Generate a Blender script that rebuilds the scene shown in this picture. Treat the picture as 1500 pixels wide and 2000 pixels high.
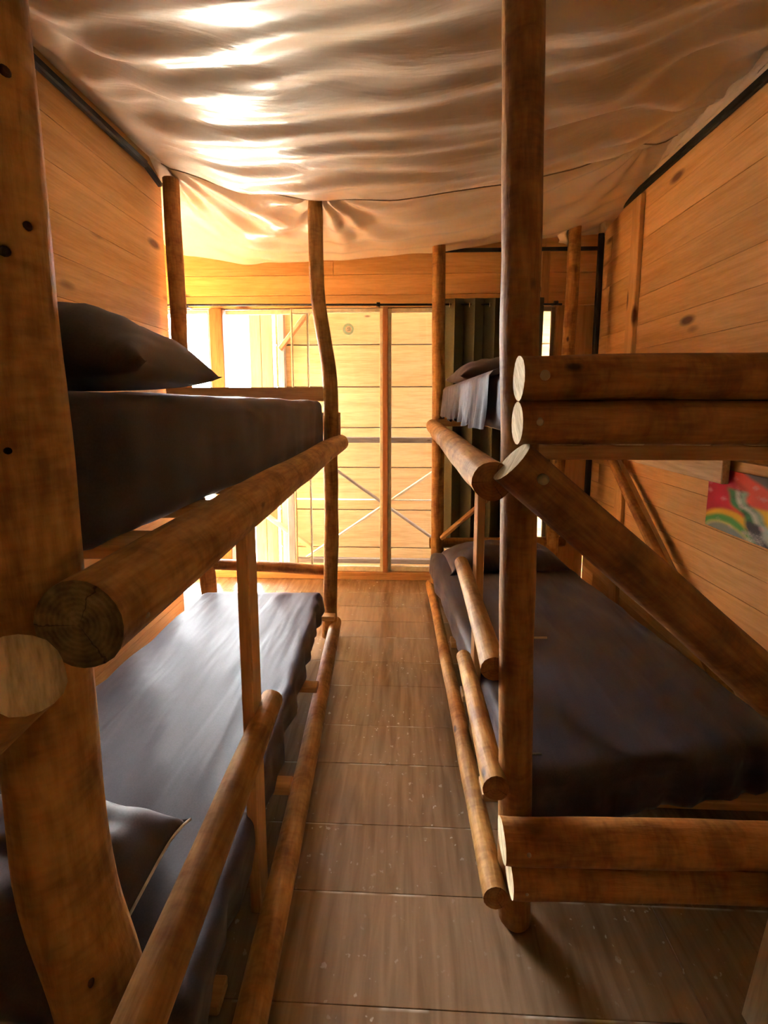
import bpy, bmesh, math, random
from mathutils import Vector, Matrix, noise
random.seed(7)
R = math.radians
for o in list(bpy.data.objects): bpy.data.objects.remove(o)
S = bpy.context.scene
COL = S.collection

# ------------------------------------------------------------------ camera
cd = bpy.data.cameras.new('camera'); cam = bpy.data.objects.new('camera', cd); COL.objects.link(cam)
cam.location = (0, 0, 1.35)
cam.rotation_euler = (R(90 - 6.9), 0, math.atan(35 / 860))
cd.sensor_fit = 'HORIZONTAL'; cd.sensor_width = 36; cd.lens = 36 * 860 / 1500
cd.shift_y = -108 / 1500
cd.clip_start = 0.01
S.camera = cam
# ------------------------------------------------------------------ world, sun, exposure
W = bpy.data.worlds.new('sky'); S.world = W; W.use_nodes = True
wn = W.node_tree.nodes; bg = wn['Background']
bg.inputs['Color'].default_value = (0.94, 0.96, 1.0, 1); bg.inputs['Strength'].default_value = 26.0
sd = bpy.data.lights.new('sun_offscreen', 'SUN'); sd.energy = 5.0; sd.angle = R(3); sd.color = (1, 0.93, 0.82)
sun = bpy.data.objects.new('sun_offscreen', sd); COL.objects.link(sun)
sun.rotation_euler = Vector((0.62, -0.42, -0.80)).to_track_quat('-Z', 'Y').to_euler()
S.view_settings.view_transform = 'Standard'; S.view_settings.look = 'None'
S.view_settings.gamma = 1; S.view_settings.use_curve_mapping = False
S.view_settings.exposure = 2.3

# ------------------------------------------------------------------ materials
def mat(name):
    m = bpy.data.materials.new(name); m.use_nodes = True
    return m, m.node_tree.nodes, m.node_tree.links, m.node_tree.nodes['Principled BSDF']
def ramp(n, stops):
    r = n.new('ShaderNodeValToRGB'); e = r.color_ramp.elements
    while len(e) < len(stops): e.new(0.5)
    for k, (p, c) in enumerate(stops): e[k].position = p; e[k].color = (*c, 1)
    return r
def wood(name, dark, light, knot, stretch=(0.7, 9, 9), rough=0.55, knots=0.13, kscale=(2.2, 6, 6), vary=0.25, spec=0.35, axis='X', bands=False):
    m, n, l, b = mat(name)
    tc = n.new('ShaderNodeTexCoord'); oi = n.new('ShaderNodeObjectInfo')
    ad = n.new('ShaderNodeVectorMath'); ad.operation = 'ADD'
    mu = n.new('ShaderNodeVectorMath'); mu.operation = 'SCALE'; mu.inputs[0].default_value = (37, 19, 53)
    l.new(oi.outputs['Random'], mu.inputs['Scale']); l.new(tc.outputs['Object'], ad.inputs[0]); l.new(mu.outputs[0], ad.inputs[1])
    mp = n.new('ShaderNodeMapping'); l.new(ad.outputs[0], mp.inputs['Vector'])
    s = stretch if axis == 'X' else (stretch[1], stretch[2], stretch[0]); mp.inputs['Scale'].default_value = s
    n1 = n.new('ShaderNodeTexNoise'); n1.inputs['Scale'].default_value = 2.2; n1.inputs['Detail'].default_value = 7; n1.inputs['Distortion'].default_value = 0.9
    l.new(mp.outputs[0], n1.inputs['Vector'])
    n2 = n.new('ShaderNodeTexNoise'); n2.inputs['Scale'].default_value = 14; n2.inputs['Detail'].default_value = 4; l.new(mp.outputs[0], n2.inputs['Vector'])
    mx = n.new('ShaderNodeMix'); mx.inputs['Factor'].default_value = 0.4
    l.new(n1.outputs['Fac'], mx.inputs['A']); l.new(n2.outputs['Fac'], mx.inputs['B'])
    r = ramp(n, [(0.36, dark), (0.60, light)]); l.new(mx.outputs['Result'], r.inputs['Fac'])
    # knots
    kp = n.new('ShaderNodeMapping'); ks = kscale if axis == 'X' else (kscale[1], kscale[2], kscale[0]); kp.inputs['Scale'].default_value = ks
    l.new(ad.outputs[0], kp.inputs['Vector'])
    v = n.new('ShaderNodeTexVoronoi'); v.inputs['Scale'].default_value = 1.0; v.inputs['Randomness'].default_value = 1; l.new(kp.outputs[0], v.inputs['Vector'])
    kr = ramp(n, [(knots * 0.45, (1, 1, 1)), (knots, (0, 0, 0))]); l.new(v.outputs['Distance'], kr.inputs['Fac'])
    km = n.new('ShaderNodeMix'); km.data_type = 'RGBA'; l.new(kr.outputs['Color'], km.inputs['Factor'])
    l.new(r.outputs['Color'], km.inputs['A']); km.inputs['B'].default_value = (*knot, 1)
    hs = n.new('ShaderNodeHueSaturation'); l.new(km.outputs['Result'], hs.inputs['Color'])
    mr = n.new('ShaderNodeMapRange'); mr.inputs['To Min'].default_value = 1 - vary; mr.inputs['To Max'].default_value = 1 + vary * 0.5
    l.new(oi.outputs['Random'], mr.inputs['Value']); l.new(mr.outputs['Result'], hs.inputs['Value'])
    out = hs.outputs['Color']
    if bands:   # knife scuffs and bark remains on peeled logs
        nb = n.new('ShaderNodeTexNoise'); nb.inputs['Scale'].default_value = 11; nb.inputs['Detail'].default_value = 3; l.new(ad.outputs[0], nb.inputs['Vector'])
        nf = n.new('ShaderNodeTexNoise'); nf.inputs['Scale'].default_value = 1; nf.inputs['Detail'].default_value = 5
        fp = n.new('ShaderNodeMapping'); fp.inputs['Scale'].default_value = (28, 28, 90); l.new(ad.outputs[0], fp.inputs['Vector']); l.new(fp.outputs[0], nf.inputs['Vector'])
        av = n.new('ShaderNodeMix'); av.inputs['Factor'].default_value = .3; l.new(nb.outputs['Fac'], av.inputs['A']); l.new(nf.outputs['Fac'], av.inputs['B'])
        rb = ramp(n, [(0.38, (0.62, 0.55, 0.48)), (0.5, (0.92, 0.9, 0.88)), (0.62, (1.12, 1.12, 1.1))]); l.new(av.outputs['Result'], rb.inputs['Fac'])
        mm = n.new('ShaderNodeMix'); mm.data_type = 'RGBA'; mm.blend_type = 'MULTIPLY'; mm.inputs['Factor'].default_value = 1
        l.new(out, mm.inputs['A']); l.new(rb.outputs['Color'], mm.inputs['B']); out = mm.outputs['Result']
    l.new(out, b.inputs['Base Color'])
    b.inputs['Roughness'].default_value = rough; b.inputs['Specular IOR Level'].default_value = spec
    bp = n.new('ShaderNodeBump'); bp.inputs['Strength'].default_value = 0.5 if bands else 0.25; bp.inputs['Distance'].default_value = 0.008 if bands else 0.004
    l.new(mx.outputs['Result'], bp.inputs['Height']); l.new(bp.outputs[0], b.inputs['Normal'])
    return m
def plain(name, c, rough=0.5, spec=0.5, metal=0.0, bump=0, bscale=40):
    m, n, l, b = mat(name)
    tc = n.new('ShaderNodeTexCoord'); nz = n.new('ShaderNodeTexNoise'); nz.inputs['Scale'].default_value = bscale; nz.inputs['Detail'].default_value = 4
    l.new(tc.outputs['Object'], nz.inputs['Vector'])
    r = ramp(n, [(0.3, tuple(x * 0.85 for x in c)), (0.7, tuple(min(1, x * 1.1) for x in c))]); l.new(nz.outputs['Fac'], r.inputs['Fac'])
    l.new(r.outputs['Color'], b.inputs['Base Color'])
    b.inputs['Roughness'].default_value = rough; b.inputs['Specular IOR Level'].default_value = spec; b.inputs['Metallic'].default_value = metal
    if bump:
        bp = n.new('ShaderNodeBump'); bp.inputs['Strength'].default_value = bump; bp.inputs['Distance'].default_value = 0.004
        l.new(nz.outputs['Fac'], bp.inputs['Height']); l.new(bp.outputs[0], b.inputs['Normal'])
    return m
M = {}
M['pine'] = wood('pine_board', (0.68, 0.36, 0.115), (0.84, 0.50, 0.20), (0.20, 0.08, 0.03), vary=0.12, rough=0.5, knots=0.15, kscale=(2.1, 5.2, 5.2))
M['pine_out'] = wood('outside_pine', (0.60, 0.33, 0.12), (0.76, 0.47, 0.21), (0.2, 0.09, 0.04), vary=0.12, knots=0.07)
M['pale'] = wood('pale_plank', (0.62, 0.44, 0.24), (0.85, 0.68, 0.44), (0.3, 0.17, 0.08), vary=0.1, knots=0.06)
M['red'] = wood('red_timber', (0.30, 0.11, 0.035), (0.48, 0.20, 0.07), (0.12, 0.04, 0.02), vary=0.12, rough=0.45, knots=0.05)
M['lumber'] = wood('sawn_lumber', (0.46, 0.22, 0.075), (0.66, 0.37, 0.15), (0.16, 0.06, 0.02), vary=0.15, knots=0.05)
M['grey_wood'] = wood('weathered_wood', (0.20, 0.14, 0.10), (0.36, 0.27, 0.2), (0.1, 0.06, 0.04), vary=0.15, knots=0.05)
M['log'] = wood('peeled_log', (0.34, 0.145, 0.028), (0.58, 0.31, 0.085), (0.10, 0.045, 0.015), stretch=(1.1, 7, 7), axis='Z', knots=0.10, kscale=(4.5, 9, 9), vary=0.15, rough=0.62, spec=0.25, bands=True)
M['log_dark'] = wood('brown_log', (0.26, 0.095, 0.018), (0.46, 0.205, 0.05), (0.08, 0.035, 0.012), stretch=(1.1, 7, 7), axis='Z', knots=0.10, kscale=(4.5, 9, 9), vary=0.15, rough=0.62, spec=0.25, bands=True)
def endgrain(name, dark, light):
    m, n, l, b = mat(name)
    tc = n.new('ShaderNodeTexCoord'); sx = n.new('ShaderNodeSeparateXYZ'); l.new(tc.outputs['Object'], sx.inputs[0])
    cb = n.new('ShaderNodeCombineXYZ'); l.new(sx.outputs['X'], cb.inputs['X']); l.new(sx.outputs['Y'], cb.inputs['Y'])
    wv = n.new('ShaderNodeTexWave'); wv.wave_type = 'RINGS'; wv.rings_direction = 'Z'; wv.inputs['Scale'].default_value = 45; wv.inputs['Distortion'].default_value = 3; wv.inputs['Detail'].default_value = 3; wv.inputs['Detail Scale'].default_value = 2
    l.new(cb.outputs[0], wv.inputs['Vector'])
    nz = n.new('ShaderNodeTexNoise'); nz.inputs['Scale'].default_value = 38; nz.inputs['Detail'].default_value = 6; l.new(cb.outputs[0], nz.inputs['Vector'])
    mx = n.new('ShaderNodeMix'); mx.inputs['Factor'].default_value = .93; l.new(wv.outputs['Fac'], mx.inputs['A']); l.new(nz.outputs['Fac'], mx.inputs['B'])
    r = ramp(n, [(.3, dark), (.68, light)]); l.new(mx.outputs['Result'], r.inputs['Fac'])
    an = n.new('ShaderNodeMath'); an.operation = 'ARCTAN2'; l.new(sx.outputs['Y'], an.inputs[0]); l.new(sx.outputs['X'], an.inputs[1])
    ml = n.new('ShaderNodeMath'); ml.operation = 'MULTIPLY_ADD'; ml.inputs[1].default_value = 1.5; l.new(an.outputs[0], ml.inputs[0]); l.new(nz.outputs['Fac'], ml.inputs[2])
    sn = n.new('ShaderNodeMath'); sn.operation = 'SINE'; l.new(ml.outputs[0], sn.inputs[0])
    ab = n.new('ShaderNodeMath'); ab.operation = 'ABSOLUTE'; l.new(sn.outputs[0], ab.inputs[0])
    cr = ramp(n, [(.015, (.25, .22, .2)), (.06, (1, 1, 1))]); l.new(ab.outputs[0], cr.inputs['Fac'])
    mm = n.new('ShaderNodeMix'); mm.data_type = 'RGBA'; mm.blend_type = 'MULTIPLY'; mm.inputs['Factor'].default_value = .8
    l.new(r.outputs['Color'], mm.inputs['A']); l.new(cr.outputs['Color'], mm.inputs['B']); l.new(mm.outputs['Result'], b.inputs['Base Color'])
    b.inputs['Roughness'].default_value = .85; b.inputs['Specular IOR Level'].default_value = .2
    bp = n.new('ShaderNodeBump'); bp.inputs['Strength'].default_value = .6; bp.inputs['Distance'].default_value = .004; l.new(mx.outputs['Result'], bp.inputs['Height']); l.new(bp.outputs[0], b.inputs['Normal'])
    return m
M['cut'] = endgrain('log_end', (0.09, 0.055, 0.022), (0.32, 0.22, 0.095))
M['cut_red'] = endgrain('red_log_end', (0.20, 0.07, 0.02), (0.40, 0.17, 0.05))
M['cut_pale'] = wood('pale_log_end', (0.42, 0.31, 0.16), (0.80, 0.66, 0.42), (0.3, 0.2, 0.1), stretch=(3, 14, 14), knots=0.03, vary=0.1, rough=0.8)
M['knot'] = plain('dark_knot', (0.05, 0.025, 0.012), 0.8, 0.2)
M['black'] = plain('black_pipe', (0.02, 0.02, 0.022), 0.4)
M['metal'] = plain('bolt_metal', (0.42, 0.33, 0.22), 0.5, metal=1)
M['cream'] = plain('cream_frame', (0.82, 0.77, 0.62), 0.4)
M['curtain'] = plain('green_curtain', (0.12, 0.112, 0.072), 0.8, 0.2, bump=0.3, bscale=200)
M['sticker'] = plain('mint_sticker', (0.55, 0.8, 0.68), 0.5)
M['ink'] = plain('sticker_ink', (0.05, 0.12, 0.16), 0.5)
M['ground'] = plain('outside_ground', (0.55, 0.5, 0.42), 0.9, 0.1, bump=0.4, bscale=6)
M['roof'] = plain('roof_underside', (0.25, 0.16, 0.09), 0.8, 0.1)
M['cord'] = plain('tan_cord', (0.36, 0.25, 0.16), 0.8, 0.2)
M['piping'] = plain('pale_piping', (0.75, 0.68, 0.6), 0.7)
def sheet_mat(name, c, sheen=0.5):
    m, n, l, b = mat(name)
    tc = n.new('ShaderNodeTexCoord')
    nz = n.new('ShaderNodeTexNoise'); nz.inputs['Scale'].default_value = 260; l.new(tc.outputs['Object'], nz.inputs['Vector'])
    mp = n.new('ShaderNodeMapping'); mp.inputs['Scale'].default_value = (5, 0.8, 4); mp.inputs['Rotation'].default_value = (0, 0, 0.3); l.new(tc.outputs['Object'], mp.inputs['Vector'])
    wv = n.new('ShaderNodeTexNoise'); wv.inputs['Scale'].default_value = 2.0; wv.inputs['Detail'].default_value = 2; wv.inputs['Distortion'].default_value = 0.3; l.new(mp.outputs[0], wv.inputs['Vector'])
    r = ramp(n, [(0.3, tuple(x * 0.8 for x in c)), (0.7, tuple(x * 1.15 for x in c))]); l.new(nz.outputs['Fac'], r.inputs['Fac'])
    l.new(r.outputs['Color'], b.inputs['Base Color'])
    b.inputs['Roughness'].default_value = 0.62; b.inputs['Specular IOR Level'].default_value = 0.35
    b.inputs['Sheen Weight'].default_value = sheen; b.inputs['Sheen Roughness'].default_value = 0.5; b.inputs['Sheen Tint'].default_value = (0.85, 0.73, 0.87, 1)
    bp = n.new('ShaderNodeBump'); bp.inputs['Strength'].default_value = 0.8; bp.inputs['Distance'].default_value = 0.02
    l.new(wv.outputs['Fac'], bp.inputs['Height']); l.new(bp.outputs[0], b.inputs['Normal'])
    return m
M['sheet'] = sheet_mat('dark_plum_sheet', (0.047, 0.033, 0.041), 0.24)
M['pillow'] = sheet_mat('dark_brown_pillowcase', (0.052, 0.031, 0.030), 0.22)
# satin ceiling cloth: glossy weave that lets some light through
m, n, l, b = mat('satin_cloth'); M['satin'] = m
b.inputs['Base Color'].default_value = (0.88, 0.71, 0.54, 1); b.inputs['Roughness'].default_value = 0.27; b.inputs['Specular IOR Level'].default_value = 0.85
b.inputs['Sheen Weight'].default_value = 0.2
tc = n.new('ShaderNodeTexCoord'); nz = n.new('ShaderNodeTexNoise'); nz.inputs['Scale'].default_value = 1; nz.inputs['Detail'].default_value = 4; nz.inputs['Distortion'].default_value = 0.8
sm = n.new('ShaderNodeMapping'); sm.inputs['Scale'].default_value = (2.2, 13, 3); sm.inputs['Rotation'].default_value = (0, 0, 0.12); l.new(tc.outputs['Object'], sm.inputs['Vector']); l.new(sm.outputs[0], nz.inputs['Vector'])
bp = n.new('ShaderNodeBump'); bp.inputs['Strength'].default_value = 0.3; bp.inputs['Distance'].default_value = 0.02; l.new(nz.outputs['Fac'], bp.inputs['Height']); l.new(bp.outputs[0], b.inputs['Normal'])
tl = n.new('ShaderNodeBsdfTranslucent'); tl.inputs['Color'].default_value = (0.8, 0.7, 0.58, 1)
ms = n.new('ShaderNodeMixShader'); ms.inputs[0].default_value = 0.12
l.new(b.outputs[0], ms.inputs[1]); l.new(tl.outputs[0], ms.inputs[2]); l.new(ms.outputs[0], n['Material Output'].inputs['Surface'])
# window glass: thin pane, clear with a little mirror
m, n, l, b = mat('window_glass'); M['glass'] = m; n.remove(b)
tr = n.new('ShaderNodeBsdfTransparent'); tr.inputs['Color'].default_value = (0.96, 0.98, 0.96, 1)
gl = n.new('ShaderNodeBsdfGlossy'); gl.inputs['Roughness'].default_value = 0.02
fr = n.new('ShaderNodeFresnel'); fr.inputs['IOR'].default_value = 1.4
ms = n.new('ShaderNodeMixShader'); l.new(fr.outputs[0], ms.inputs[0]); l.new(tr.outputs[0], ms.inputs[1]); l.new(gl.outputs[0], ms.inputs[2])
l.new(ms.outputs[0], n['Material Output'].inputs['Surface'])
# floor: worn glossy laminate with pale scuffs
m, n, l, b = mat('worn_laminate'); M['floor'] = m
tc = n.new('ShaderNodeTexCoord'); oi = n.new('ShaderNodeObjectInfo'); ge = n.new('ShaderNodeNewGeometry')
mp = n.new('ShaderNodeMapping'); mp.inputs['Scale'].default_value = (14, 1.4, 1); l.new(ge.outputs['Position'], mp.inputs['Vector'])
nz = n.new('ShaderNodeTexNoise'); nz.inputs['Scale'].default_value = 3; nz.inputs['Detail'].default_value = 8; nz.inputs['Distortion'].default_value = 0.6; l.new(mp.outputs[0], nz.inputs['Vector'])
r = ramp(n, [(0.3, (0.22, 0.135, 0.075)), (0.7, (0.34, 0.22, 0.13))]); l.new(nz.outputs['Fac'], r.inputs['Fac'])
sp = n.new('ShaderNodeTexNoise'); sp.inputs['Scale'].default_value = 46; sp.inputs['Detail'].default_value = 2
mp2 = n.new('ShaderNodeMapping'); mp2.inputs['Scale'].default_value = (1, 1, 1); l.new(ge.outputs['Position'], mp2.inputs['Vector']); l.new(mp2.outputs[0], sp.inputs['Vector'])
sr = ramp(n, [(0.665, (0, 0, 0)), (0.70, (0.8, 0.8, 0.8))]); l.new(sp.outputs['Fac'], sr.inputs['Fac'])
big = n.new('ShaderNodeTexNoise'); big.inputs['Scale'].default_value = 2.2; l.new(ge.outputs['Position'], big.inputs['Vector'])
br = ramp(n, [(0.42, (0, 0, 0)), (0.6, (1, 1, 1))]); l.new(big.outputs['Fac'], br.inputs['Fac'])
mlt = n.new('ShaderNodeMath'); mlt.operation = 'MULTIPLY'; l.new(sr.outputs['Color'], mlt.inputs[0]); l.new(br.outputs['Color'], mlt.inputs[1])
gs = n.new('ShaderNodeSeparateXYZ'); l.new(tc.outputs['Generated'], gs.inputs[0])
er = ramp(n, [(.972, (0, 0, 0)), (.99, (1, 1, 1))]); l.new(gs.outputs['Y'], er.inputs['Fac'])
en = n.new('ShaderNodeTexNoise'); en.inputs['Scale'].default_value = 9; l.new(ge.outputs['Position'], en.inputs['Vector'])
e2 = ramp(n, [(.5, (0, 0, 0)), (.6, (.8, .8, .8))]); l.new(en.outputs['Fac'], e2.inputs['Fac'])
em = n.new('ShaderNodeMath'); em.operation = 'MULTIPLY'; l.new(er.outputs['Color'], em.inputs[0]); l.new(e2.outputs['Color'], em.inputs[1])
mxx = n.new('ShaderNodeMath'); mxx.operation = 'MAXIMUM'; l.new(em.outputs[0], mxx.inputs[0]); l.new(mlt.outputs[0], mxx.inputs[1])
mx = n.new('ShaderNodeMix'); mx.data_type = 'RGBA'; l.new(mxx.outputs[0], mx.inputs['Factor']); l.new(r.outputs['Color'], mx.inputs['A']); mx.inputs['B'].default_value = (0.62, 0.55, 0.45, 1)
hs = n.new('ShaderNodeHueSaturation'); mr = n.new('ShaderNodeMapRange'); mr.inputs['To Min'].default_value = 0.88; mr.inputs['To Max'].default_value = 1.12
l.new(oi.outputs['Random'], mr.inputs['Value']); l.new(mr.outputs['Result'], hs.inputs['Value']); l.new(mx.outputs['Result'], hs.inputs['Color']); l.new(hs.outputs['Color'], b.inputs['Base Color'])
b.inputs['Roughness'].default_value = 0.2; b.inputs['Specular IOR Level'].default_value = 0.9
w2 = n.new('ShaderNodeTexNoise'); w2.inputs['Scale'].default_value = 3.5; l.new(ge.outputs['Position'], w2.inputs['Vector'])
bp = n.new('ShaderNodeBump'); bp.inputs['Strength'].default_value = 0.25; bp.inputs['Distance'].default_value = 0.03; l.new(w2.outputs['Fac'], bp.inputs['Height']); l.new(bp.outputs[0], b.inputs['Normal'])
# poster: flat print held in a colour attribute
m, n, l, b = mat('poster_print'); M['poster'] = m
at = n.new('ShaderNodeAttribute'); at.attribute_name = 'print'; l.new(at.outputs['Color'], b.inputs['Base Color']); b.inputs['Roughness'].default_value = 0.3

# ------------------------------------------------------------------ helpers
def link(name, me, ms, parent=None, mtx=None, smooth=False):
    o = bpy.data.objects.new(name, me); COL.objects.link(o)
    if not me.materials:
        for k in (ms if isinstance(ms, (list, tuple)) else [ms]): me.materials.append(M[k])
    if smooth:
        for p in me.polygons: p.use_smooth = True
    mtx = mtx or Matrix.Identity(4)
    if parent:
        o.parent = parent
        w = Matrix.Identity(4); p = parent
        while p: w = p.matrix_basis @ w; p = p.parent
        o.matrix_basis = w.inverted() @ mtx
    else: o.matrix_basis = mtx
    return o
def tag(o, label, cat, group=None):
    o['label'] = label; o['category'] = cat
    if group: o['group'] = group
    return o
def thing(name, label, cat, loc, group=None):
    o = bpy.data.objects.new(name, None); COL.objects.link(o); o.location = loc
    o.matrix_basis = Matrix.Translation(loc); o.empty_display_size = 0.1
    return tag(o, label, cat, group)
def struct(o, label=None):
    o['kind'] = 'structure'
    if label: o['label'] = label
    return o
def sempty(name, loc, label=None):
    o = bpy.data.objects.new(name, None); COL.objects.link(o); o.matrix_basis = Matrix.Translation(loc); o.empty_display_size = 0.1
    return struct(o, label)
BOX = {}
def boxmesh(sx, sy, sz, bev, key):
    k = (round(sx, 3), round(sy, 3), round(sz, 3), key)
    if k in BOX: return BOX[k]
    bm = bmesh.new(); bmesh.ops.create_cube(bm, size=1); bmesh.ops.scale(bm, vec=(sx, sy, sz), verts=bm.verts)
    if bev: bmesh.ops.bevel(bm, geom=bm.edges[:], offset=min(bev, sx * .3, sy * .3, sz * .3), segments=1, affect='EDGES')
    me = bpy.data.meshes.new(key); bm.to_mesh(me); bm.free(); BOX[k] = me
    return me
def box(name, lo, hi, m, parent=None, bev=0.003, rot=None):
    """axis box; local X is turned along its longest side so the grain follows it"""
    lo = Vector(lo); hi = Vector(hi); c = (lo + hi) / 2; s = hi - lo
    a = max(range(3), key=lambda i: s[i])
    if a == 0: mt = Matrix.Identity(4); d = (s.x, s.y, s.z)
    elif a == 1: mt = Matrix.Rotation(R(90), 4, 'Z'); d = (s.y, s.x, s.z)
    else: mt = Matrix.Rotation(R(-90), 4, 'Y'); d = (s.z, s.y, s.x)
    me = boxmesh(*d, bev, m)
    return link(name, me, m, parent, Matrix.Translation(c) @ (rot or Matrix.Identity(4)) @ mt)
def beam(name, A, B, w, h, m, parent=None, up=(0, 0, 1)):
    """squared timber from A to B"""
    A = Vector(A); B = Vector(B); x = (B - A).normalized(); u = Vector(up); y = u.cross(x).normalized(); z = x.cross(y)
    mt = Matrix((x, y, z)).transposed().to_4x4(); mt.translation = (A + B) / 2
    return link(name, boxmesh((B - A).length, w, h, 0.003, m), m, parent, mt)
SEED = [0]
def log(name, pts, r0, r1, m, parent=None, cut='cut', seg=14, rough=0.06, step=0.06, wob=0.004, flat=0):
    """peeled log through pts; local Z runs along it; radius wanders, bumps at knots, flat cut ends"""
    SEED[0] += 1; sd = SEED[0] * 7.31
    pts = [Vector(p) for p in pts]
    A, B = pts[0], pts[-1]; z = (B - A).normalized(); x = z.orthogonal().normalized(); y = z.cross(x)
    mt = Matrix((x, y, z)).transposed().to_4x4(); mt.translation = A; inv = mt.inverted()
    P = [inv @ p for p in pts]
    L = sum((P[i + 1] - P[i]).length for i in range(len(P) - 1)); n = max(4, int(L / step))
    def at(t):
        d = t * L
        for i in range(len(P) - 1):
            k = (P[i + 1] - P[i]).length
            if d <= k or i == len(P) - 2:
                f = max(0, min(1, d / k))
                p0 = P[max(0, i - 1)]; p1 = P[i]; p2 = P[i + 1]; p3 = P[min(len(P) - 1, i + 2)]
                f2 = f * f; f3 = f2 * f
                return 0.5 * ((2 * p1) + (p2 - p0) * f + (2 * p0 - 5 * p1 + 4 * p2 - p3) * f2 + (3 * p1 - p0 - 3 * p2 + p3) * f3)
            d -= k
    bm = bmesh.new(); rings = []
    for i in range(n + 1):
        t = i / n; c = at(t); r = r0 + (r1 - r0) * t
        c = c + Vector((noise.noise((sd, t * L * 2.3, 0)), noise.noise((sd, t * L * 2.3, 9)), 0)) * wob * (0 if i in (0, n) else 1)
        ring = []
        for k in range(seg):
            a = 2 * math.pi * k / seg
            rr = r * (1 + rough * noise.noise((math.cos(a) * 1.2 + sd, math.sin(a) * 1.2, t * L * 5)) + 0.5 * rough * noise.noise((sd * 2, 0, t * L * 6)))
            ring.append(bm.verts.new(c + Vector((math.cos(a) * rr, math.sin(a) * rr, 0))))
        rings.append(ring)
    for i in range(n):
        for k in range(seg):
            f = bm.faces.new((rings[i][k], rings[i][(k + 1) % seg], rings[i + 1][(k + 1) % seg], rings[i + 1][k])); f.smooth = True
    for ring, fl in ((rings[0], True), (rings[-1], False)):
        f = bm.faces.new(list(reversed(ring)) if fl else ring); f.material_index = 1
        res = bmesh.ops.inset_region(bm, faces=[f], thickness=r0 * 0.06, depth=0.0) if False else None
    sharp = [e for e in bm.edges if len(e.link_faces) == 2 and e.link_faces[0].material_index != e.link_faces[1].material_index]
    for e in sharp: e.smooth = False
    me = bpy.data.meshes.new(name); bm.to_mesh(me); bm.free()
    return link(name, me, [m, cut], parent, mt)
def cyl(name, A, B, r, m, parent=None, seg=12, dome=0.0):
    A = Vector(A); B = Vector(B); z = (B - A).normalized(); x = z.orthogonal().normalized(); y = z.cross(x)
    mt = Matrix((x, y, z)).transposed().to_4x4(); mt.translation = A; h = (B - A).length
    bm = bmesh.new(); prof = [(r, 0), (r, h)] if not dome else [(r, 0), (r, h * .5), (r * .8, h * .8), (r * .45, h)]
    rs = [[bm.verts.new((math.cos(2 * math.pi * k / seg) * q, math.sin(2 * math.pi * k / seg) * q, zz)) for k in range(seg)] for q, zz in prof]
    for i in range(len(rs) - 1):
        for k in range(seg): bm.faces.new((rs[i][k], rs[i][(k + 1) % seg], rs[i + 1][(k + 1) % seg], rs[i + 1][k])).smooth = True
    bm.faces.new(list(reversed(rs[0]))); bm.faces.new(rs[-1])
    me = bpy.data.meshes.new(name); bm.to_mesh(me); bm.free()
    return link(name, me, m, parent, mt)
def pipe(name, pts, r, m, parent):
    cu = bpy.data.curves.new(name, 'CURVE'); cu.dimensions = '3D'; s = cu.splines.new('POLY'); s.points.add(len(pts) - 1)
    for q, pt in zip(s.points, pts): q.co = (*pt, 1)
    cu.bevel_depth = r; cu.bevel_resolution = 1
    tmp = bpy.data.objects.new(name, cu); COL.objects.link(tmp)
    mesh = bpy.data.meshes.new_from_object(tmp.evaluated_get(bpy.context.evaluated_depsgraph_get())); bpy.data.objects.remove(tmp)
    return link(name, mesh, m, parent, None, True)
def grid(name, nu, nv, fn, m, parent=None, solid=0.0, loc=None):
    loc = Vector(loc or (0, 0, 0))
    vs = [tuple(Vector(fn(i / nu, j / nv)) - loc) for j in range(nv + 1) for i in range(nu + 1)]
    fs = [(j * (nu + 1) + i, j * (nu + 1) + i + 1, (j + 1) * (nu + 1) + i + 1, (j + 1) * (nu + 1) + i) for j in range(nv) for i in range(nu)]
    me = bpy.data.meshes.new(name); me.from_pydata(vs, [], fs); me.update()
    o = link(name, me, m, parent, Matrix.Translation(loc), True)
    if solid:
        k = o.modifiers.new('thickness', 'SOLIDIFY'); k.thickness = solid; k.offset = 0
    return o
def cushion_mesh(name, size, rad, n, warp):
    """rounded box as a dense closed surface, then warped point by point to world shape"""
    hx, hy, hz = (s / 2 for s in size)
    bm = bmesh.new(); bmesh.ops.create_cube(bm, size=2)
    bmesh.ops.subdivide_edges(bm, edges=bm.edges[:], cuts=n, use_grid_fill=True)
    for v in bm.verts:
        def sq(c): return math.copysign(1 - (1 - abs(c)) ** 1.6, c)
        p = Vector((sq(v.co.x) * hx, sq(v.co.y) * hy, v.co.z * hz))
        q = Vector((max(-hx + rad, min(hx - rad, p.x)), max(-hy + rad, min(hy - rad, p.y)), max(-hz + rad * .9, min(hz - rad * .9, p.z))))
        d = p - q
        v.co = warp(q + (d.normalized() * rad if d.length > 1e-6 else d), hx, hy, hz)
    me = bpy.data.meshes.new(name); bm.to_mesh(me); bm.free()
    return me
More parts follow.
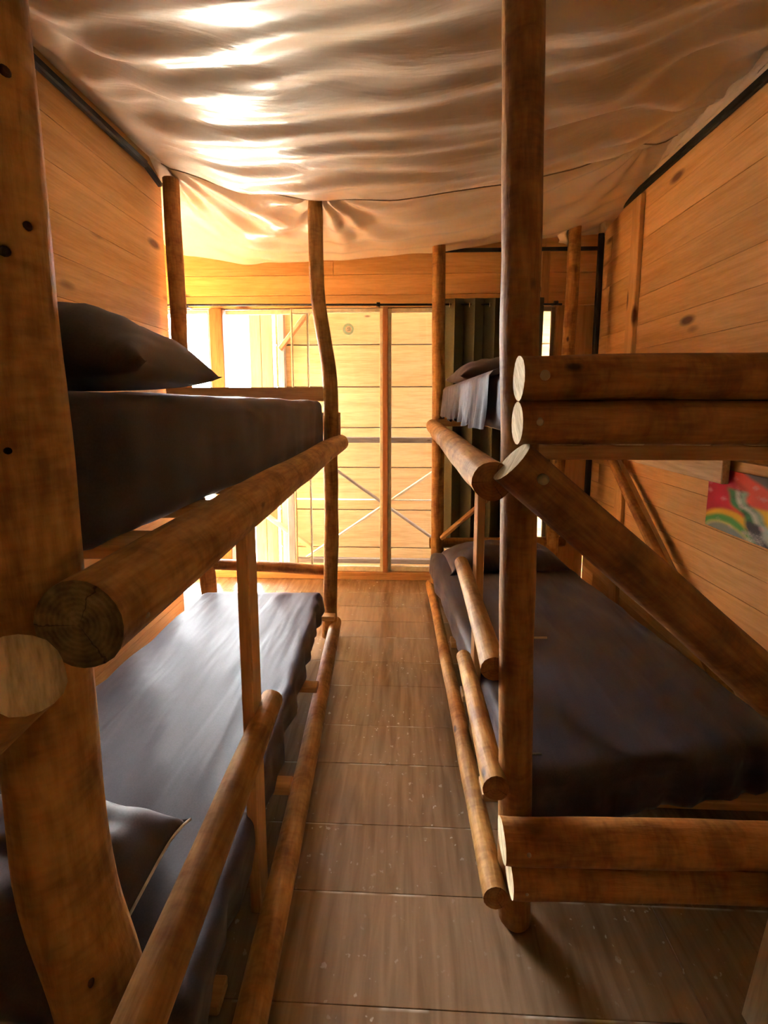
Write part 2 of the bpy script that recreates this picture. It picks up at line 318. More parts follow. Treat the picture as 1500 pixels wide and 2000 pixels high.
def mattress(label, quad, z0, z1, sd, wr=0.006, side=0.012, hang=0.0, crown=0.008):
    """quad: near-left, near-right, far-right, far-left corners (x, y)"""
    cx = sum(q[0] for q in quad) / 4; cy = sum(q[1] for q in quad) / 4
    def warp(p, hx, hy, hz):
        u = (p.x / hx + 1) / 2; v = (p.y / hy + 1) / 2; w = (p.z / hz + 1) / 2
        x = (quad[0][0] * (1 - u) + quad[1][0] * u) * (1 - v) + (quad[3][0] * (1 - u) + quad[2][0] * u) * v
        y = (quad[0][1] * (1 - u) + quad[1][1] * u) * (1 - v) + (quad[3][1] * (1 - u) + quad[2][1] * u) * v
        z = z0 + (z1 - z0) * w
        top = max(0, min(1, (w - .5) * 2)); e = min(u, 1 - u, v, 1 - v)
        a = noise.noise((x * 5 + y * 2.5 + sd, y * 1.3 - x, sd)); b = noise.noise((x * 14 + y * 9, y * 3 + sd, 3))
        z += top * (wr * (1 - 2 * abs(a)) + wr * .4 * b + crown * min(1, e * 5))
        f = 1 - top * .6
        if e < .06:
            s = noise.noise((y * 16 + sd, x * 16, z * 4)) * side + noise.noise((y * 40, x * 40 + sd, z * 6)) * side * .4
            if u < .06: x += s * f
            if u > .94: x -= s * f
            if v < .06: y += s * f
            if v > .94: y -= s * f
        return Vector((x - cx, y - cy, z - z0))
    me = cushion_mesh('mattress', (0.86, 1.8, z1 - z0), 0.036, 46, warp)
    return tag(link('mattress', me, 'sheet', None, Matrix.Translation((cx, cy, z0)), True), label, 'mattress')
def pillow(label, c, hx, hy, h, rotz=0, tilt=0, sd=0, m='pillow', droop=0.0):
    nu = 44; nv = 32
    def prof(u, v): return max(0, (1 - abs(u) ** 3.2)) ** .55 * max(0, (1 - abs(v) ** 3.2)) ** .55
    vs = []; fs = []
    for s in (1, -1):
        for j in range(nv + 1):
            for i in range(nu + 1):
                u = i / nu * 2 - 1; v = j / nv * 2 - 1; p = prof(u, v)
                pinch = 1 - 0.07 * (1 - abs(u) ** 6) * abs(v) ** 3; pinch2 = 1 - 0.07 * (1 - abs(v) ** 6) * abs(u) ** 3
                x = u * hx * pinch2; y = v * hy * pinch
                z = (h * .74 * p if s > 0 else -h * .26 * p ** .6)
                z += (0.12 * h * noise.noise((u * 2.2 + sd, v * 2.2, sd)) + 0.06 * h * noise.noise((u * 7, v * 3 + sd, 1))) * p * (s > 0)
                z -= droop * max(0, -u) ** 3
                vs.append((x, y, z + h * .26))
    N = (nu + 1) * (nv + 1)
    for j in range(nv):
        for i in range(nu):
            a = j * (nu + 1) + i
            fs.append((a, a + 1, a + nu + 2, a + nu + 1)); fs.append((N + a, N + a + nu + 1, N + a + nu + 2, N + a + 1))
    bm = bmesh.new(); me = bpy.data.meshes.new('pillow'); me.from_pydata(vs, [], fs); bm.from_mesh(me)
    bmesh.ops.remove_doubles(bm, verts=bm.verts, dist=1e-5); bm.to_mesh(me); bm.free()
    mt = Matrix.Translation(c) @ Matrix.Rotation(rotz, 4, 'Z') @ Matrix.Rotation(tilt, 4, 'X')
    return tag(link('pillow', me, m, None, mt, True), label, 'pillow')

# ------------------------------------------------------------------ setting
XL, XR, YB, YF = -1.33, 1.37, 3.276, -1.55       # left wall, right wall, back wall, wall behind the camera
XA = -2.1; YA = 2.53                              # side recess beyond the left wall
floor = struct(box('floor', (XA - .1, YF - .1, -.12), (XR + .1, YB + .12, -.014), 'roof', None, 0))
y = YF; row = 0
seams = [YB + .02, 3.02, 2.80, 2.60, 2.413, 2.168, 1.97, 1.706, 1.507, 1.266, 1.067, .835, .60, .37, .14, -.09, -.32, -.55, -.78, -1.01, -1.24, YF]
for i in range(len(seams) - 1):
    y1, y0 = seams[i], seams[i + 1]
    xs = [XA, -.72 + .12 * (i % 3 - 1), .62 + .12 * (i % 4 - 1.5), XR]
    if y1 < 2.5: xs[0] = XL - .02
    if xs[1] <= xs[0] + .05: xs.pop(1)
    for a, b_ in zip(xs[:-1], xs[1:]):
        k = random.random() * .0007
        box('floor_plank', (a + .0008, y0 + .0006, -.014), (b_ - .0004, y1 - .0006, k), 'floor', floor, .0006)
def board_wall(name, X, side, y0, y1, zs, label, joints):
    lo, hi = (X - .09, X - .018) if side < 0 else (X + .018, X + .09)
    w = struct(box(name, (lo, y0, -.1), (hi, y1, 2.82), 'roof', None, 0), label)
    for i in range(len(zs) - 1):
        ys = [y0] + sorted(j + (.0 if i % 2 else .35) for j in joints) + [y1]
        for a, b_ in zip(ys[:-1], ys[1:]):
            d = random.random() * .002
            x0, x1 = (X - .018, X - d) if side < 0 else (X + d, X + .018)
            box('board', (x0, a + .001, zs[i] + .0006), (x1, b_ - .001, zs[i + 1] - .0006), 'pine', w, .0012)
    return w
zl = [0, .16, .32, .48, .64, .80, .96, 1.12, 1.28, 1.44, 1.60, 1.76, 1.92, 2.08, 2.255, 2.42, 2.58, 2.72]
wall_left = board_wall('wall_left', XL, -1, YF, YA, zl, 'pine boarded side wall behind the bunk with the large bare log post', [-.2])
zr = [0, .14, .285, .43, .56, .68, .80, .935, 1.07, 1.22, 1.37, 1.52, 1.66, 1.80, 1.96, 2.12, 2.28, 2.44, 2.58, 2.72]
wall_right = board_wall('wall_right', XR, 1, YF, YB, zr, 'pine boarded side wall with a colourful poster', [.6, 2.74])
# recess: return and end walls
box('panel', (XA, YA - .06, -.1), (XL - .018, YA, 2.82), 'pine', wall_left, .002)
box('panel', (XA - .06, YA - .06, -.1), (XA, YB, 2.82), 'pine', wall_left, .002)
# back wall: boarded header over the glazing, timber posts
wall_back = struct(box('wall_back', (XA, YB + .02, 2.035), (XR + .09, YB + .09, 2.82), 'roof', None, 0), 'back wall of pine boards above the glazed doors')
for z0, z1 in ((2.04, 2.125), (2.125, 2.265), (2.265, 2.42), (2.42, 2.58)):
    xs = [XA, -.95 + z0 * .2, 1.0, XR] if z0 > 2.2 else [XA, 1.0, XR]
    for a, b_ in zip(xs[:-1], xs[1:]):
        box('board', (a + .001, YB - random.random() * .002, z0 + .0012), (b_ - .001, YB + .02, z1 - .0012), 'pine', wall_back, .002)
box('board', (1.145, YB, 0), (XR, YB + .02, 1.0), 'pine', wall_back, .002)
box('board', (1.145, YB, 1.001), (XR, YB + .02, 2.04), 'pine', wall_back, .002)
box('batten', (.975, YB - .014, 2.045), (1.03, YB - .0025, 2.42), 'lumber', wall_back)
struct(box('wall_front', (XL - .09, YF - .08, -.1), (XR + .09, YF, 2.82), 'pine', None, 0), 'pine wall behind the camera')
struct(box('ceiling', (XA - .2, YF - .3, 2.82), (XR + .3, YB + .25, 2.88), 'roof', None, 0))
# black trims and posts
t = struct(box('trim_1', (XL, -1.5, 2.545), (XL + .03, 2.36, 2.58), 'black', None, .006), 'black strip along the top of the left wall')
beam('strip_end', (XL + .016, 2.35, 2.562), (XL + .03, 2.47, 2.51), .025, .022, 'black', t)
struct(box('trim_2', (XR - .03, -1.5, 2.545), (XR, 3.25, 2.58), 'black', None, .006), 'black strip along the top of the right wall')
struct(box('trim_3', (XR - .034, 3.20, .28), (XR, 3.236, 2.55), 'black', None, .006), 'black upright strip in the corner of the right wall')
struct(box('trim_4', (-.2, YB - .022, 2.405), (XR, YB - .0025, 2.43), 'black', None, .004), 'black strip on the back wall under the cloth')
t5 = struct(box('trim_5', (XR - .028, 2.70, 0), (XR, 2.79, 2.53), 'pine', None, .004), 'upright pine batten on the right wall')
struct(box('trim_6', (XA, YB - .03, 0), (1.145, YB + .05, .058), 'lumber', None, .004), 'wooden sill under the glazed doors')
struct(box('trim_7', (-.141, YB - .03, .058), (-.104, YB + .04, 2.035), 'red', None, .003), 'red-brown upright between the two glazed doors')
struct(box('trim_8', (-1.408, YB - .03, .058), (-1.309, YB + .05, 2.035), 'red', None, .004), 'red-brown upright between the bright openings')
struct(box('trim_9', (1.085, YB - .03, .058), (1.145, YB + .05, 2.035), 'lumber', None, .003), 'upright beside the window in the right corner')
struct(box('trim_10', (.255, YB - .03, .058), (.30, YB + .04, 2.035), 'lumber', None, .003), 'upright between the glazed door and the curtained window')
# glazing
def window(k, x0, x1, y, label, st=.024, c='cream', stile_l=None):
    w = sempty('window_%d' % k, ((x0 + x1) / 2, y, 0), label)
    z0, z1 = .06, 2.03
    g = box('glass_pane', (x0 + st * .5, y - .002, z0 + .01), (x1 - st * .5, y + .002, z1 - .01), 'glass', w, 0)
    box('frame_stile', (x0, y - .012, z0), (x0 + (stile_l or st), y + .012, z1), c, w)
    box('frame_stile', (x1 - st, y - .012, z0), (x1, y + .012, z1), c, w)
    box('frame_rail', (x0 + (stile_l or st), y - .011, z0), (x1 - st, y + .011, z0 + .04), c, w)
    box('frame_rail', (x0 + (stile_l or st), y - .011, z1 - .028), (x1 - st, y + .011, z1), c, w)
    return w
window(1, XA + .02, -1.41, YB + .012, 'bright window pane in the side recess')
window(2, -.815, -.142, YB + .0, 'glazed door with a round sticker', .022, stile_l=.012)
window(3, -.103, .254, YB + .012, 'narrow glazed door beside the red-brown upright', .024)
window(4, .302, 1.084, YB + .012, 'window behind the dark curtain', .024, 'grey_wood')
w5 = sempty('window_5', (-1.0, YB + .035, 0), 'sliding glass panel standing half open')
box('frame_stile', (-.704, YB + .024, .06), (-.692, YB + .044, 2.03), 'cream', w5)
box('glass_pane', (-1.30, YB + .032, .07), (-.704, YB + .036, 2.0), 'glass', w5, 0)
box('frame_rail', (-1.305, YB + .024, 2.0), (-.704, YB + .044, 2.03), 'cream', w5)

# ------------------------------------------------------------------ outside
struct(box('ground', (-14, -9, -.5), (12, 16, -.12), 'ground', None, 0), 'bright ground outside')
YO = 3.66                                         # face of the outbuilding beyond the doors
ow = thing('outbuilding_wall', 'tan wall of wide horizontal boards standing beyond the glazed doors', 'wall', (.6, YO, -.12))
zz = [-.12, .12, .45, .815, 1.15, 1.485, 1.825, 2.17, 2.55]
for a, b_ in zip(zz[:-1], zz[1:]): box('board', (-1.04, YO - random.random() * .003, a + .004), (5.4, YO + .025, b_ - .004), 'pine_out', ow, .004)
box('backing', (-1.04, YO + .026, -.12), (5.4, YO + .07, 2.55), 'grey_wood', ow, 0)
for x0, x1, mm in ((-1.245, -1.15, 'red'), (-1.148, -1.055, 'red')): box('corner_board', (x0, YO - .04, -.12), (x1, YO + .06, 2.55), mm, ow)
box('light_block_panel', (1.5, 3.37, -.12), (1.53, YO - .004, 2.55), 'pine_out', ow)  # added panel, closes the gap so sky light stays off the boards
box('inner_post', (-1.005, YO - .06, -.12), (-.955, YO - .005, 2.55), 'grey_wood', ow)
beam('corner_brace', (-.985, YO - .075, 1.78), (-.70, YO - .075, 2.13), .03, .06, 'red', ow, (0, 1, 0))
beam('corner_brace', (-1.23, YO - .075, .48), (-.76, YO - .075, .14), .03, .05, 'lumber', ow, (0, 1, 0))
vf = thing('shade_roof', 'unseen wooden roof added over the gap to shade the outbuilding wall', 'roof', (.5, 3.7, 2.56))  # unseen roof, added to keep sky light off the outbuilding wall
for k in range(2): box('shade_board', (-1.1, 3.53 + k * .102, 2.60), (5.5, 3.63 + k * .102, 2.625), 'lumber', vf)
for x in (-1.0, 0, 1.2): box('shade_rafter', (x - .03, 3.53, 2.55), (x + .03, YO, 2.60), 'lumber', vf)
vr = thing('veranda_railing', 'weathered wooden railing with crossed braces outside the glazed doors', 'railing', (-.14, 3.48, -.12))
def q(x, z, y=3.48): k = y / 3.7; return (x * k, y, 1.35 + (z - 1.35) * k)
box('top_rail', (-.92, 3.46, 1.04), (1.22, 3.50, 1.085), 'grey_wood', vr)
box('bottom_rail', (-.92, 3.46, .05), (1.22, 3.50, .09), 'grey_wood', vr)
for x in (-.92, 1.16): box('railing_post', (x, 3.45, -.12), (x + .055, 3.50, 1.04), 'grey_wood', vr)
beam('cross_brace', q(-.93, 1.05), q(.66, -.08), .018, .043, 'grey_wood', vr, (0, 1, 0))
beam('cross_brace', q(-.93, -.06, 3.50), q(.66, 1.05, 3.50), .018, .043, 'pale', vr, (0, 1, 0))
cyl('wire', q(-1.0, .53, 3.52), q(1.3, .53, 3.52), .006, 'cream', vr)

# ------------------------------------------------------------------ ceiling cloth
def lerp_tab(tab, x):
    if x <= tab[0][0]: return tab[0][1]
    for (a, va), (b_, vb) in zip(tab[:-1], tab[1:]):
        if x <= b_:
            f = (x - a) / (b_ - a); f = f * f * (3 - 2 * f) * .5 + f * .5
            return va + (vb - va) * f
    return tab[-1][1]
rope = [(-1.6, 2.66), (-1.31, 2.625), (-1.19, 2.557), (-.75, 2.441), (-.42, 2.403), (-.05, 2.393), (.51, 2.467), (1.0, 2.58), (1.37, 2.66)]
low = [(-1.62, 2.40), (-1.477, 2.352), (-1.0, 2.286), (-.61, 2.301), (.18, 2.357), (.72, 2.421), (1.05, 2.448), (1.37, 2.52)]
def ridge(a): return 1 - 2 * abs(math.sin(a)) ** 1.0
def cloth(u, v):
    Y = -1.45 + v * (3.235 + 1.45)
    k = max(0, min(1, (Y - 2.5) / .25)); xl = XL + .005 - .28 * k
    X = xl + u * (XR - .004 - xl)
    s = (X - XL) / (XR - XL); edge = max(0, min(1, min(s, 1 - s) * 7)); 
    if Y <= 2.42:
        d = 2.42 - Y
        sag = .10 * math.sin(min(1, d / 1.9) * math.pi) * math.sin(max(0, min(1, s)) * math.pi) ** .8
        base = lerp_tab(rope, X); side = 2.615
        dip = .050 * (min(1, d / .10) ** 2 * (3 - 2 * min(1, d / .10))) * math.sin(max(0, min(1, s)) * math.pi) ** .6
        sag = max(0, sag * .6 - .0) + dip
        z = base + (side - .10 * math.sin(max(0, min(1, s)) * math.pi) - base) * min(1, d / 1.5) * .6 - sag
    else:
        t = (Y - 2.42) / (3.1 - 2.42)
        if t <= 1: z = lerp_tab(rope, X) + (lerp_tab(low, X) - lerp_tab(rope, X)) * (t ** .8) - .03 * math.sin(t * math.pi) * edge
        else: z = lerp_tab(low, X) + min(1, (t - 1) / .2) ** 1.5 * (2.5 - lerp_tab(low, X))
    e = edge ** .8
    wx = noise.noise((X * 1.3, Y * 1.1, 4)) * .10
    if Y <= 2.42:
        q = Y - .13 * (X + .15) ** 2 + .10 * X + wx
        a1 = .5 + .5 * noise.noise((X * .9, Y * 1.4, 7)); a2 = .5 + .5 * noise.noise((X * 1.4 + 5, Y * 2.0, 2))
        w = .024 * a1 * math.sin(q * 20 + 2 * noise.noise((X * 1.1, q * 2, 5))) + .014 * a2 * math.sin(q * 43 + 1.3 + 2 * X + 2.5 * noise.noise((X * 2, q * 3, 6)))
        w += .004 * noise.noise((X * 3, q * 24, 1))
        near = max(0, 1 - (2.42 - Y) / .10); w *= (1 - .7 * near)
        # folds fanning out of the pinned points on the right wall
        for ax, ay, sgn in ((1.46, 2.15, 9), (1.46, 1.45, 8), (-1.42, 1.2, 7)):
            dx = abs(ax - X); dy = Y - ay; r = math.hypot(dx, dy); th = math.atan2(dy, dx)
            g = max(0, 1 - r / 1.15); w += .048 * g * min(1, r * 4) * math.sin(th * sgn * 1.5 + noise.noise((th * 2, r, ax)) * 1.5)
    else:
        # swags radiating from the post top
        w = 0
        for ax in (-.44, 1.2, -1.25):
            dx = X - ax; dy = Y - 2.40; r = math.hypot(dx, dy); th = math.atan2(dx, dy + .02)
            g = max(0, 1 - r / .95); w += .017 * g * math.sin(th * 12 + r * 4 + 2 * noise.noise((X * 3, Y * 3, ax)))
        w += .010 * noise.noise((X * 5, Y * 3, 8)) + .007 * math.sin((Y + .12 * X * X) * 38 + 3 * noise.noise((X * 1.5, Y, 2)))
    if X > 1.15: w += .010 * noise.noise((X * 14, Y * 17, 3)) * min(1, (X - 1.15) * 8)
    return (X, Y, z + w * max(e, .25 if X > 1.2 else 0))
canopy = grid('ceiling_canopy', 230, 400, cloth, 'satin', None, 0, (0, 1.0, 2.5))
tag(canopy, 'pale satin cloth hung in swags under the roof', 'canopy')
grid('edge_band', 12, 260, lambda u, v: (XR - .006 - .030 * u - .014 * noise.noise((u * 5, v * 60, 2)) * (.3 + u) , -1.0 + v * 4.2, 2.584 + .062 * u + .012 * noise.noise((u * 6, v * 75, 7))), 'satin', canopy)
pipe('hem_cord', [tuple(Vector(cloth(k / 60, (2.365 + 1.45) / (3.235 + 1.45))) - Vector((0, 0, .005))) for k in range(2, 61)], .003, 'cord', canopy)
# loose hanging tail of the cloth by the right corner post
grid('hanging_tail', 10, 14, lambda u, v: (1.02 + .07 * u + .012 * math.sin(v * 9), 3.07 + .03 * math.sin(u * 6 + v * 2), 2.52 - .16 * v * (1 - .45 * abs(u - .6))), 'satin', canopy)
grid('hanging_tail', 6, 12, lambda u, v: (1.27 + .04 * u, 3.05 + .02 * math.sin(u * 7 + v), 2.58 - .16 * v * (.8 + .2 * u)), 'satin', canopy)

# ------------------------------------------------------------------ left bunk
BL = thing('bunk_bed', 'rough log bunk bed against the left wall with a crooked post at the far end', 'bed', (-.85, 1.5, 0))
pl = log('post', [(-.412, .56, 0), (-.455, .56, .40), (-.497, .56, .65), (-.503, .56, .90), (-.505, .56, 1.2), (-.510, .56, 1.82), (-.512, .56, 2.5)], .058, .056, 'log', BL, seg=22, step=.04, rough=.07)
for an, cx, z_, sz in ((-16, -.508, 1.563, .0065), (-24, -.509, 1.729, .0075), (-42, -.508, 1.527, .007), (-58, -.506, 1.293, .008), (-55, -.47, .53, .004)):
    d = Vector((math.cos(R(an)), math.sin(R(an)), 0)); c = Vector((cx, .56, z_))
    kn = cyl('knot', c + d * .050, c + d * .0595, sz, 'knot', pl, 11, 1); kn['label'] = 'dark brown knot'
log('post', [(-.42, 2.42, 0), (-.416, 2.42, .06), (-.40, 2.42, .6), (-.395, 2.41, 1.035), (-.388, 2.40, 1.427), (-.419, 2.40, 1.698), (-.449, 2.40, 1.962), (-.452, 2.40, 2.385)], .042, .038, 'log', BL, rough=.10)
log('post', [(-1.12, 2.45, 0), (-1.14, 2.45, .3), (-1.225, 2.45, 1.5), (-1.232, 2.45, 1.9), (-1.235, 2.45, 2.53)], .045, .042, 'log_dark', BL, rough=.08)
log('post', [(-1.24, .56, 0), (-1.24, .56, 1.3), (-1.24, .56, 2.5)], .05, .045, 'log', BL)
# long rails
ru = log('side_rail', [(-.398, .50, 1.078), (-.385, 1.0, 1.098), (-.372, 1.7, 1.112), (-.352, 2.49, 1.128)], .058, .048, 'log', BL, seg=24, step=.03, rough=.05)
cyl('bolt', (-.372, .55, 1.063), (-.342, .555, 1.065), .007, 'metal', ru, 12, 1)
log('side_rail', [(-1.25, .45, 1.09), (-1.25, 2.5, 1.10)], .045, .045, 'log', BL)
log('side_rail', [(-.285, .45, .135), (-.322, 1.25, .095), (-.352, 1.8, .08), (-.388, 2.47, .06)], .036, .034, 'log', BL, seg=16)
log('side_rail', [(-1.22, .45, .11), (-1.2, 2.5, .11)], .035, .035, 'log', BL)
# end pieces
log('end_rail', [(-1.26, 2.475, .41), (-.8, 2.475, .395), (-.39, 2.475, .372)], .032, .030, 'log_dark', BL)
box('end_board', (-1.30, 2.40, 1.362), (-.42, 2.42, 1.437), 'lumber', BL)
box('end_board', (-1.30, 2.455, 1.17), (-.345, 2.475, 1.30), 'lumber', BL)
log('end_rail', [(-1.35 + .05, .47, 1.20), (-.60, .47, 1.21)], .045, .045, 'log', BL)
log('end_rail', [(-1.30, .47, .2), (-.44, .47, .2)], .045, .045, 'log', BL)
log('diagonal_brace', [(-.432, .452, 1.045), (-1.22, .452, .30)], .052, .050, 'log', BL, cut='cut_pale', seg=20, rough=.10)
# ladder in the side
beam('ladder_upright', (-.382, 1.035, 0), (-.382, 1.035, 1.06), .062, .030, 'lumber', BL, (1, 0, 0))
rg = log('ladder_rung', [(-.352, 1.10, .548), (-.352, .78, .530), (-.352, .46, .515)], .031, .036, 'log', BL, seg=16)
cyl('bolt', (-.41, 1.06, .53), (-.395, 1.06, .53), .008, 'metal', BL)
# slats
for y_ in (.72, .98, 1.24, 1.5, 1.76, 2.02, 2.3): box('slat', (-1.27, y_ - .045, 1.096), (-.41, y_ + .045, 1.120), 'lumber', BL)
for y_, xe in ((.75, -.36), (1.25, -.345), (1.74, -.355), (2.36, -.375)): box('slat', (-1.2, y_ - .025, .132), (xe, y_ + .025, .158), 'lumber', BL)
mattress('dark mattress on the upper deck of the left wall bunk', [(-1.25, .625), (-.468, .625), (-.425, 2.38), (-1.25, 2.38)], 1.122, 1.358, 3.3)
mattress('dark sheeted mattress on the lower deck of the left wall bunk', [(-1.21, .56), (-.36, .62), (-.445, 2.36), (-1.11, 2.34)], .162, .29, 8.1, wr=.010, side=.03)
pillow('plump dark pillow on the upper deck of the left wall bunk', (-.80, .87, 1.376), .37, .215, .16, .12, 0, 1.2)
p = pillow('dark pillow with pale piping on the lower deck of the left wall bunk', (-.855, .75, .307), .345, .185, .165, .0, 0, 5.0)
me = None
def seam(v):
    q_ = Vector((.347 * (1 - .07 * (1 - abs(v) ** 6)) + .001, v * .185, .165 * .26)); return Matrix.Translation((-.855, .75, .307)) @ q_
pipe('piping', [seam(-1 + k / 10) for k in range(21)], .0035, 'piping', p)

# ------------------------------------------------------------------ right bunk
BR = thing('bunk_bed', 'log bunk bed against the right wall with paired end rails and a thick diagonal brace', 'bed', (.8, 2.0, 0))
pr = log('post', [(.305, 1.03, 0), (.296, 1.03, .283), (.279, 1.03, .97), (.266, 1.03, 1.45), (.258, 1.03, 1.78), (.244, 1.03, 2.2), (.236, 1.03, 2.5)], .041, .044, 'log_dark', BR, seg=20, step=.04)
log('post', [(.25, 3.0, 0), (.249, 3.0, .289), (.25, 3.0, .9), (.243, 3.0, 1.377), (.237, 3.0, 2.0), (.235, 3.0, 2.43)], .043, .042, 'log', BR, rough=.05)
log('post', [(1.05, 3.05, 0), (1.056, 3.05, .3), (1.106, 3.05, 1.68), (1.114, 3.05, 2.53)], .043, .040, 'log', BR, rough=.05)
log('post', [(1.26, 1.03, 0), (1.255, 1.03, 1.2), (1.25, 1.03, 2.53)], .046, .044, 'log_dark', BR)
log('side_rail', [(.198, .96, 1.18), (.198, 1.7, 1.187), (.205, 2.4, 1.19), (.213, 3.06, 1.196)], .044, .046, 'log', BR, cut='cut_red', seg=20, step=.04, rough=.07)
log('side_rail', [(1.27, .96, 1.18), (1.17, 3.1, 1.18)], .044, .044, 'log', BR)
log('side_rail', [(.236, .955, .142), (.228, 1.7, .112), (.206, 3.04, .069)], .031, .029, 'log', BR, cut='cut_red', seg=16)
log('side_rail', [(1.24, .96, .12), (1.1, 3.1, .10)], .035, .035, 'log', BR)
rails = []
for z_, za, r_ in ((1.402, 1.408, .047), (1.309, 1.312, .0455), (.318, .340, .046), (.226, .247, .045)):
    rails.append(log('end_rail', [(.243 + (.02 if z_ < .25 else .035 if z_ < .3 else 0), .943, z_), (.8, .943, (z_ + za) / 2), (1.335, .943, za)], r_, r_ * 1.03, 'log_dark', BR, cut='cut_pale', seg=20, step=.04))
br = log('diagonal_brace', [(.232, .935, 1.228), (.517, .925, .985), (.9, .92, .645), (1.27, .93, .31)], .052, .056, 'log_dark', BR, cut='cut_pale', seg=20, step=.04)
for (x, z_), par, y_ in zip(((.283, 1.405), (.277, 1.313), (.283, 1.199), (.294, .33), (.293, .228)), (rails[0], rails[1], br, rails[2], rails[3]), (.899, .902, .879, .900, .902)):
    cyl('bolt', (x, y_ + .006, z_), (x, y_ - .006, z_), .0115 if z_ > 1 else .006, 'metal', par, 12, 1)
log('end_rail', [(.2, 3.06, .36), (1.15, 3.07, .38)], .035, .035, 'log', BR)
box('end_board', (.25, 3.045, 1.22), (1.2, 3.065, 1.36), 'lumber', BR)
beam('end_brace', (.27, 2.95, .43), (.98, 2.95, 1.07), .02, .065, 'lumber', BR, (0, 1, 0))
box('cross_beam', (.30, 1.085, 1.213), (1.30, 1.125, 1.249), 'lumber', BR)
box('cross_beam', (.24, 2.9, 1.20), (1.20, 2.94, 1.249), 'lumber', BR)
for x in (.40, .545, .70, .86, 1.02, 1.16): box('slat', (x - .035, 1.07, 1.25), (x + .035, 2.96, 1.268), 'pale', BR)
beam('wall_brace', (1.312, 2.80, 1.05), (1.312, 1.62, .13), .02, .075, 'pale', BR, (1, 0, 0))
log('wall_brace', [(1.288, 2.76, 1.03), (1.284, 2.2, .605), (1.284, 1.60, .155)], .026, .030, 'log', BR)
beam('ladder_upright', (.288, 1.60, 0), (.288, 1.60, 1.15), .075, .028, 'lumber', BR, (1, 0, 0))
for a, b_, za, zb in ((1.68, 1.05, .728, .684), (1.57, .985, .402, .412)):
    log('ladder_rung', [(.236, a, za), (.237, (a + b_) / 2, (za + zb) / 2 + .004), (.235, b_, zb)], .027, .033, 'log', BR, cut='cut_red', seg=16)
for z_ in (.755, .43): cyl('nail', (.30, 1.075, z_), (.372, 1.075, z_ + .002), .0028, 'metal', BR, 8)
for y_ in (1.25, 1.7, 2.1, 2.5, 2.85): box('slat', (.25, y_ - .035, .145), (1.2, y_ + .035, .172), 'lumber', BR)
mu = mattress('dark mattress on the upper deck of the right wall bunk', [(.285, 1.09), (1.20, 1.09), (1.13, 2.93), (.275, 2.93)], 1.27, 1.437, 12.4)
def drape(u, v):
    Y = 1.35 + u * 1.52
    pl = .5 + .5 * noise.noise((Y * 3, 1, 2))
    x = .262 - .010 * math.sin(Y * 52 + 3 * noise.noise((Y * 6, v, 0))) * v - .018 * v * pl - .004 * math.sin(Y * 120) * v
    z = 1.452 - v * (.185 + .025 * noise.noise((Y * 9, 0, 0))) + .006 * (1 - v)
    if v < .12: x += .05 * (1 - v / .12) ** 2; z += .006 * (1 - v / .12)
    return (x, Y, z)
grid('hanging_sheet', 150, 16, drape, 'sheet', mu)
pillow('brown pillow on the upper deck of the right wall bunk', (.68, 2.64, 1.457), .40, .22, .15, .10, 0, 9.0)
mattress('dark sheeted mattress on the lower deck of the right wall bunk', [(.335, 1.09), (1.22, 1.26), (1.02, 2.98), (.195, 2.94)], .173, .333, 20.2, wr=.005, side=.02)
pillow('dark drooping pillow on the lower deck of the right wall bunk', (.63, 2.70, .350), .36, .20, .125, .06, 0, 14.0, 'sheet', .03)

# ------------------------------------------------------------------ curtain and rod
ct = thing('curtain', 'dark olive eyelet curtain drawn to one side behind the right bunk', 'curtain', (.62, 3.2, .3))
def curt(u, v):
    X = .275 + u * .72; ph = u * 2 * math.pi * 5.2 + .6
    a = .034 * (1 - .15 * v)
    return (X + .012 * math.sin(ph * 2 + .5) * (1 - v * .4) + .01 * noise.noise((u * 3, v * 2, 1)) * v, 3.19 + a * math.sin(ph) + .008 * noise.noise((u * 6, v * 3, 5)), 2.075 - v * 1.75 + .006 * math.sin(ph))
grid('panel', 160, 24, curt, 'curtain', ct, .003)
for k in range(5):
    u = (k + .38) / 5.2; cyl('eyelet', (.275 + u * .72 - .002, 3.19, 2.03), (.275 + u * .72 + .002, 3.19, 2.03), .016, 'metal', ct)
rod = thing('curtain_rod', 'thin dark curtain rod running along the back wall', 'curtain rod', (-.2, 3.19, 2.035))
cyl('rod', (-1.75, 3.195, 2.05), (1.1, 3.195, 2.03), .0075, 'black', rod)
for x in (-1.55, -.17, 1.06):
    cyl('bracket', (x, 3.19, 2.04), (x, YB - .001, 2.04), .006, 'black', rod); cyl('collar', (x - .012, 3.195, 2.04), (x + .012, 3.195, 2.04), .015, 'black', rod)

# ------------------------------------------------------------------ small things
st = thing('sticker', 'round mint green sticker on the glazed door', 'sticker', (-.393, YB - .0035, 1.845))
cyl('disc', (-.393, YB - .0022, 1.885), (-.393, YB - .0035, 1.885), .040, 'sticker', st, 28)
cyl('inner_disc', (-.391, YB - .0035, 1.885), (-.391, YB - .0040, 1.885), .024, 'cream', st, 24)
for lo, hi in (((-.398, 1.876), (-.378, 1.879)), ((-.398, 1.893), (-.378, 1.896)), ((-.381, 1.876), (-.378, 1.896)), ((-.398, 1.885), (-.395, 1.896)), ((-.392, 1.884), (-.386, 1.887))):
    box('mark', (lo[0], YB - .0046, lo[1]), (hi[0], YB - .0040, hi[1]), 'ink', st, 0)
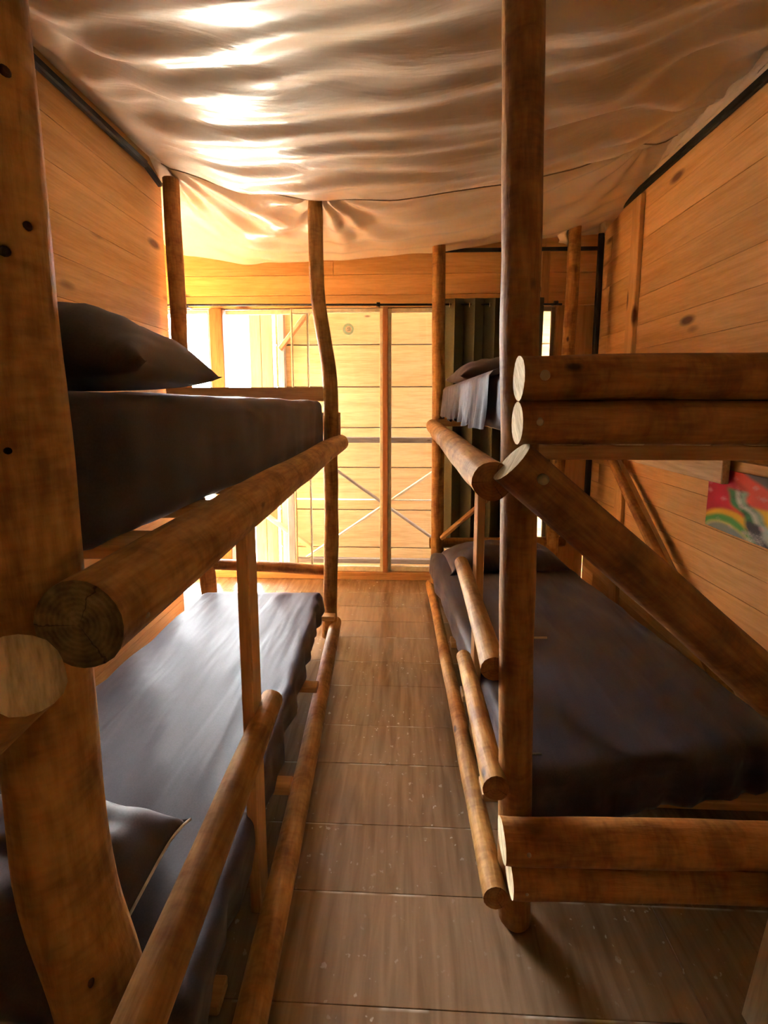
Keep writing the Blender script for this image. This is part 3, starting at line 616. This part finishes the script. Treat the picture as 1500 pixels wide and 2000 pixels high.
# poster on the right wall
def pcol(s, t):
    """s: 0..1 along the sheet from its far edge, t: 0 bottom .. 1 top; broad brushed colour fields"""
    w = noise.noise((s * 5, t * 5, 3)) * .05; s2 = s + w; t2 = t + noise.noise((s * 4, t * 4, 9)) * .06
    c = (0.62, 0.03, 0.07)
    if s2 > .2: c = (0.72, 0.07, 0.04)
    c = tuple(a * (1 + .3 * noise.noise((s * 9, t * 3, 1))) for a in c)
    if t > .8 and s < .16: c = (.72, .03, .2)
    d = t2 - (.35 - 4.2 * (s2 - .17) ** 2)
    if d < 0: c = (.9, .55, .04)
    if d < -.10: c = (.10, .42, .10)
    if d < -.22: c = (.85, .75, .25) if d > -.25 else (.25, .3, .3)
    k = (s2 - .20) - (.72 - t2) * .34
    if abs(k) < .075 and t < .72:
        c = (.06, .30, .12) if k < -.01 else (.80, .86, .78) if k < .025 else (.35, .55, .42)
        if noise.noise((s * 40, t * 16, 2)) > .3: c = (.02, .06, .05)
        if t < .3: c = (.07, .08, .11) if k < .02 else (.55, .7, .66)
    if k > .075:
        c = (.80, .08, .04) if t2 > .52 else (.92, .6, .03)
    if s2 > .26 + (.98 - t) * .9 and t > .62: c = (.16, .14, .14)
    if s2 > .6: c = (.85, .5, .05) if noise.noise((s * 6, t * 4, 6)) > 0 else (.7, .06, .05)
    if .30 < s < .40 and t < .14 and noise.noise((s * 130, t * 50, 2)) > .1: c = (.9, .9, .92)
    if noise.noise((s * 30, t * 14, 12)) > .62: c = (.9, .6, .65)
    return (*c, 1)
nu, nv = 280, 96
po = grid('poster', nu, nv, lambda u, v: (XR - .007 - .003 * math.sin(u * 7) - .004 * noise.noise((u * 4, v * 3, 1)) - .0, 1.985 - u * .80, .812 + v * .262), 'poster', None, 0, (XR - .01, 1.6, .94))
ca = po.data.color_attributes.new('print', 'FLOAT_COLOR', 'POINT')
for j in range(nv + 1):
    for i in range(nu + 1):
        acc = Vector((0, 0, 0, 0))
        for da, db in ((0, 0), (.008, .012), (-.008, .012), (.008, -.012), (-.008, -.012), (.014, 0), (-.014, 0), (0, .03), (0, -.03)): acc += Vector(pcol(i / nu + da, j / nv + db))
        ca.data[j * (nu + 1) + i].color = acc / 9
so = po.modifiers.new('thickness', 'SOLIDIFY'); so.thickness = .001
tag(po, 'glossy poster with red, yellow and green colour fields on the right wall', 'poster')
wp = box('wall_plank', (XR - .05, 1.85, 1.018), (XR - .018, 2.62, 1.135), 'pale', None)
tag(wp, 'short pale plank fixed to the right wall over the corner of the poster', 'plank')
# bench by the near end of the right bunk, only the edge of a leg in view
be = thing('wooden_bench', 'pale wooden bench leg standing in front of the right bunk', 'bench', (1.03, .64, 0))
for y_ in (.47, .80):
    beam('leg', (.783, y_ + .025, 0), (.838, y_ + .025, .43), .05, .06, 'pale', be, (0, 1, 0)); beam('leg', (1.29, y_ + .025, 0), (1.26, y_ + .025, .43), .05, .06, 'pale', be, (0, 1, 0))
    box('stretcher', (.83, y_ + .01, .12), (1.24, y_ + .035, .17), 'pale', be)
for k in range(3): box('seat_plank', (.82, .455 + k * .135, .43), (1.31, .585 + k * .135, .46), 'pale', be)
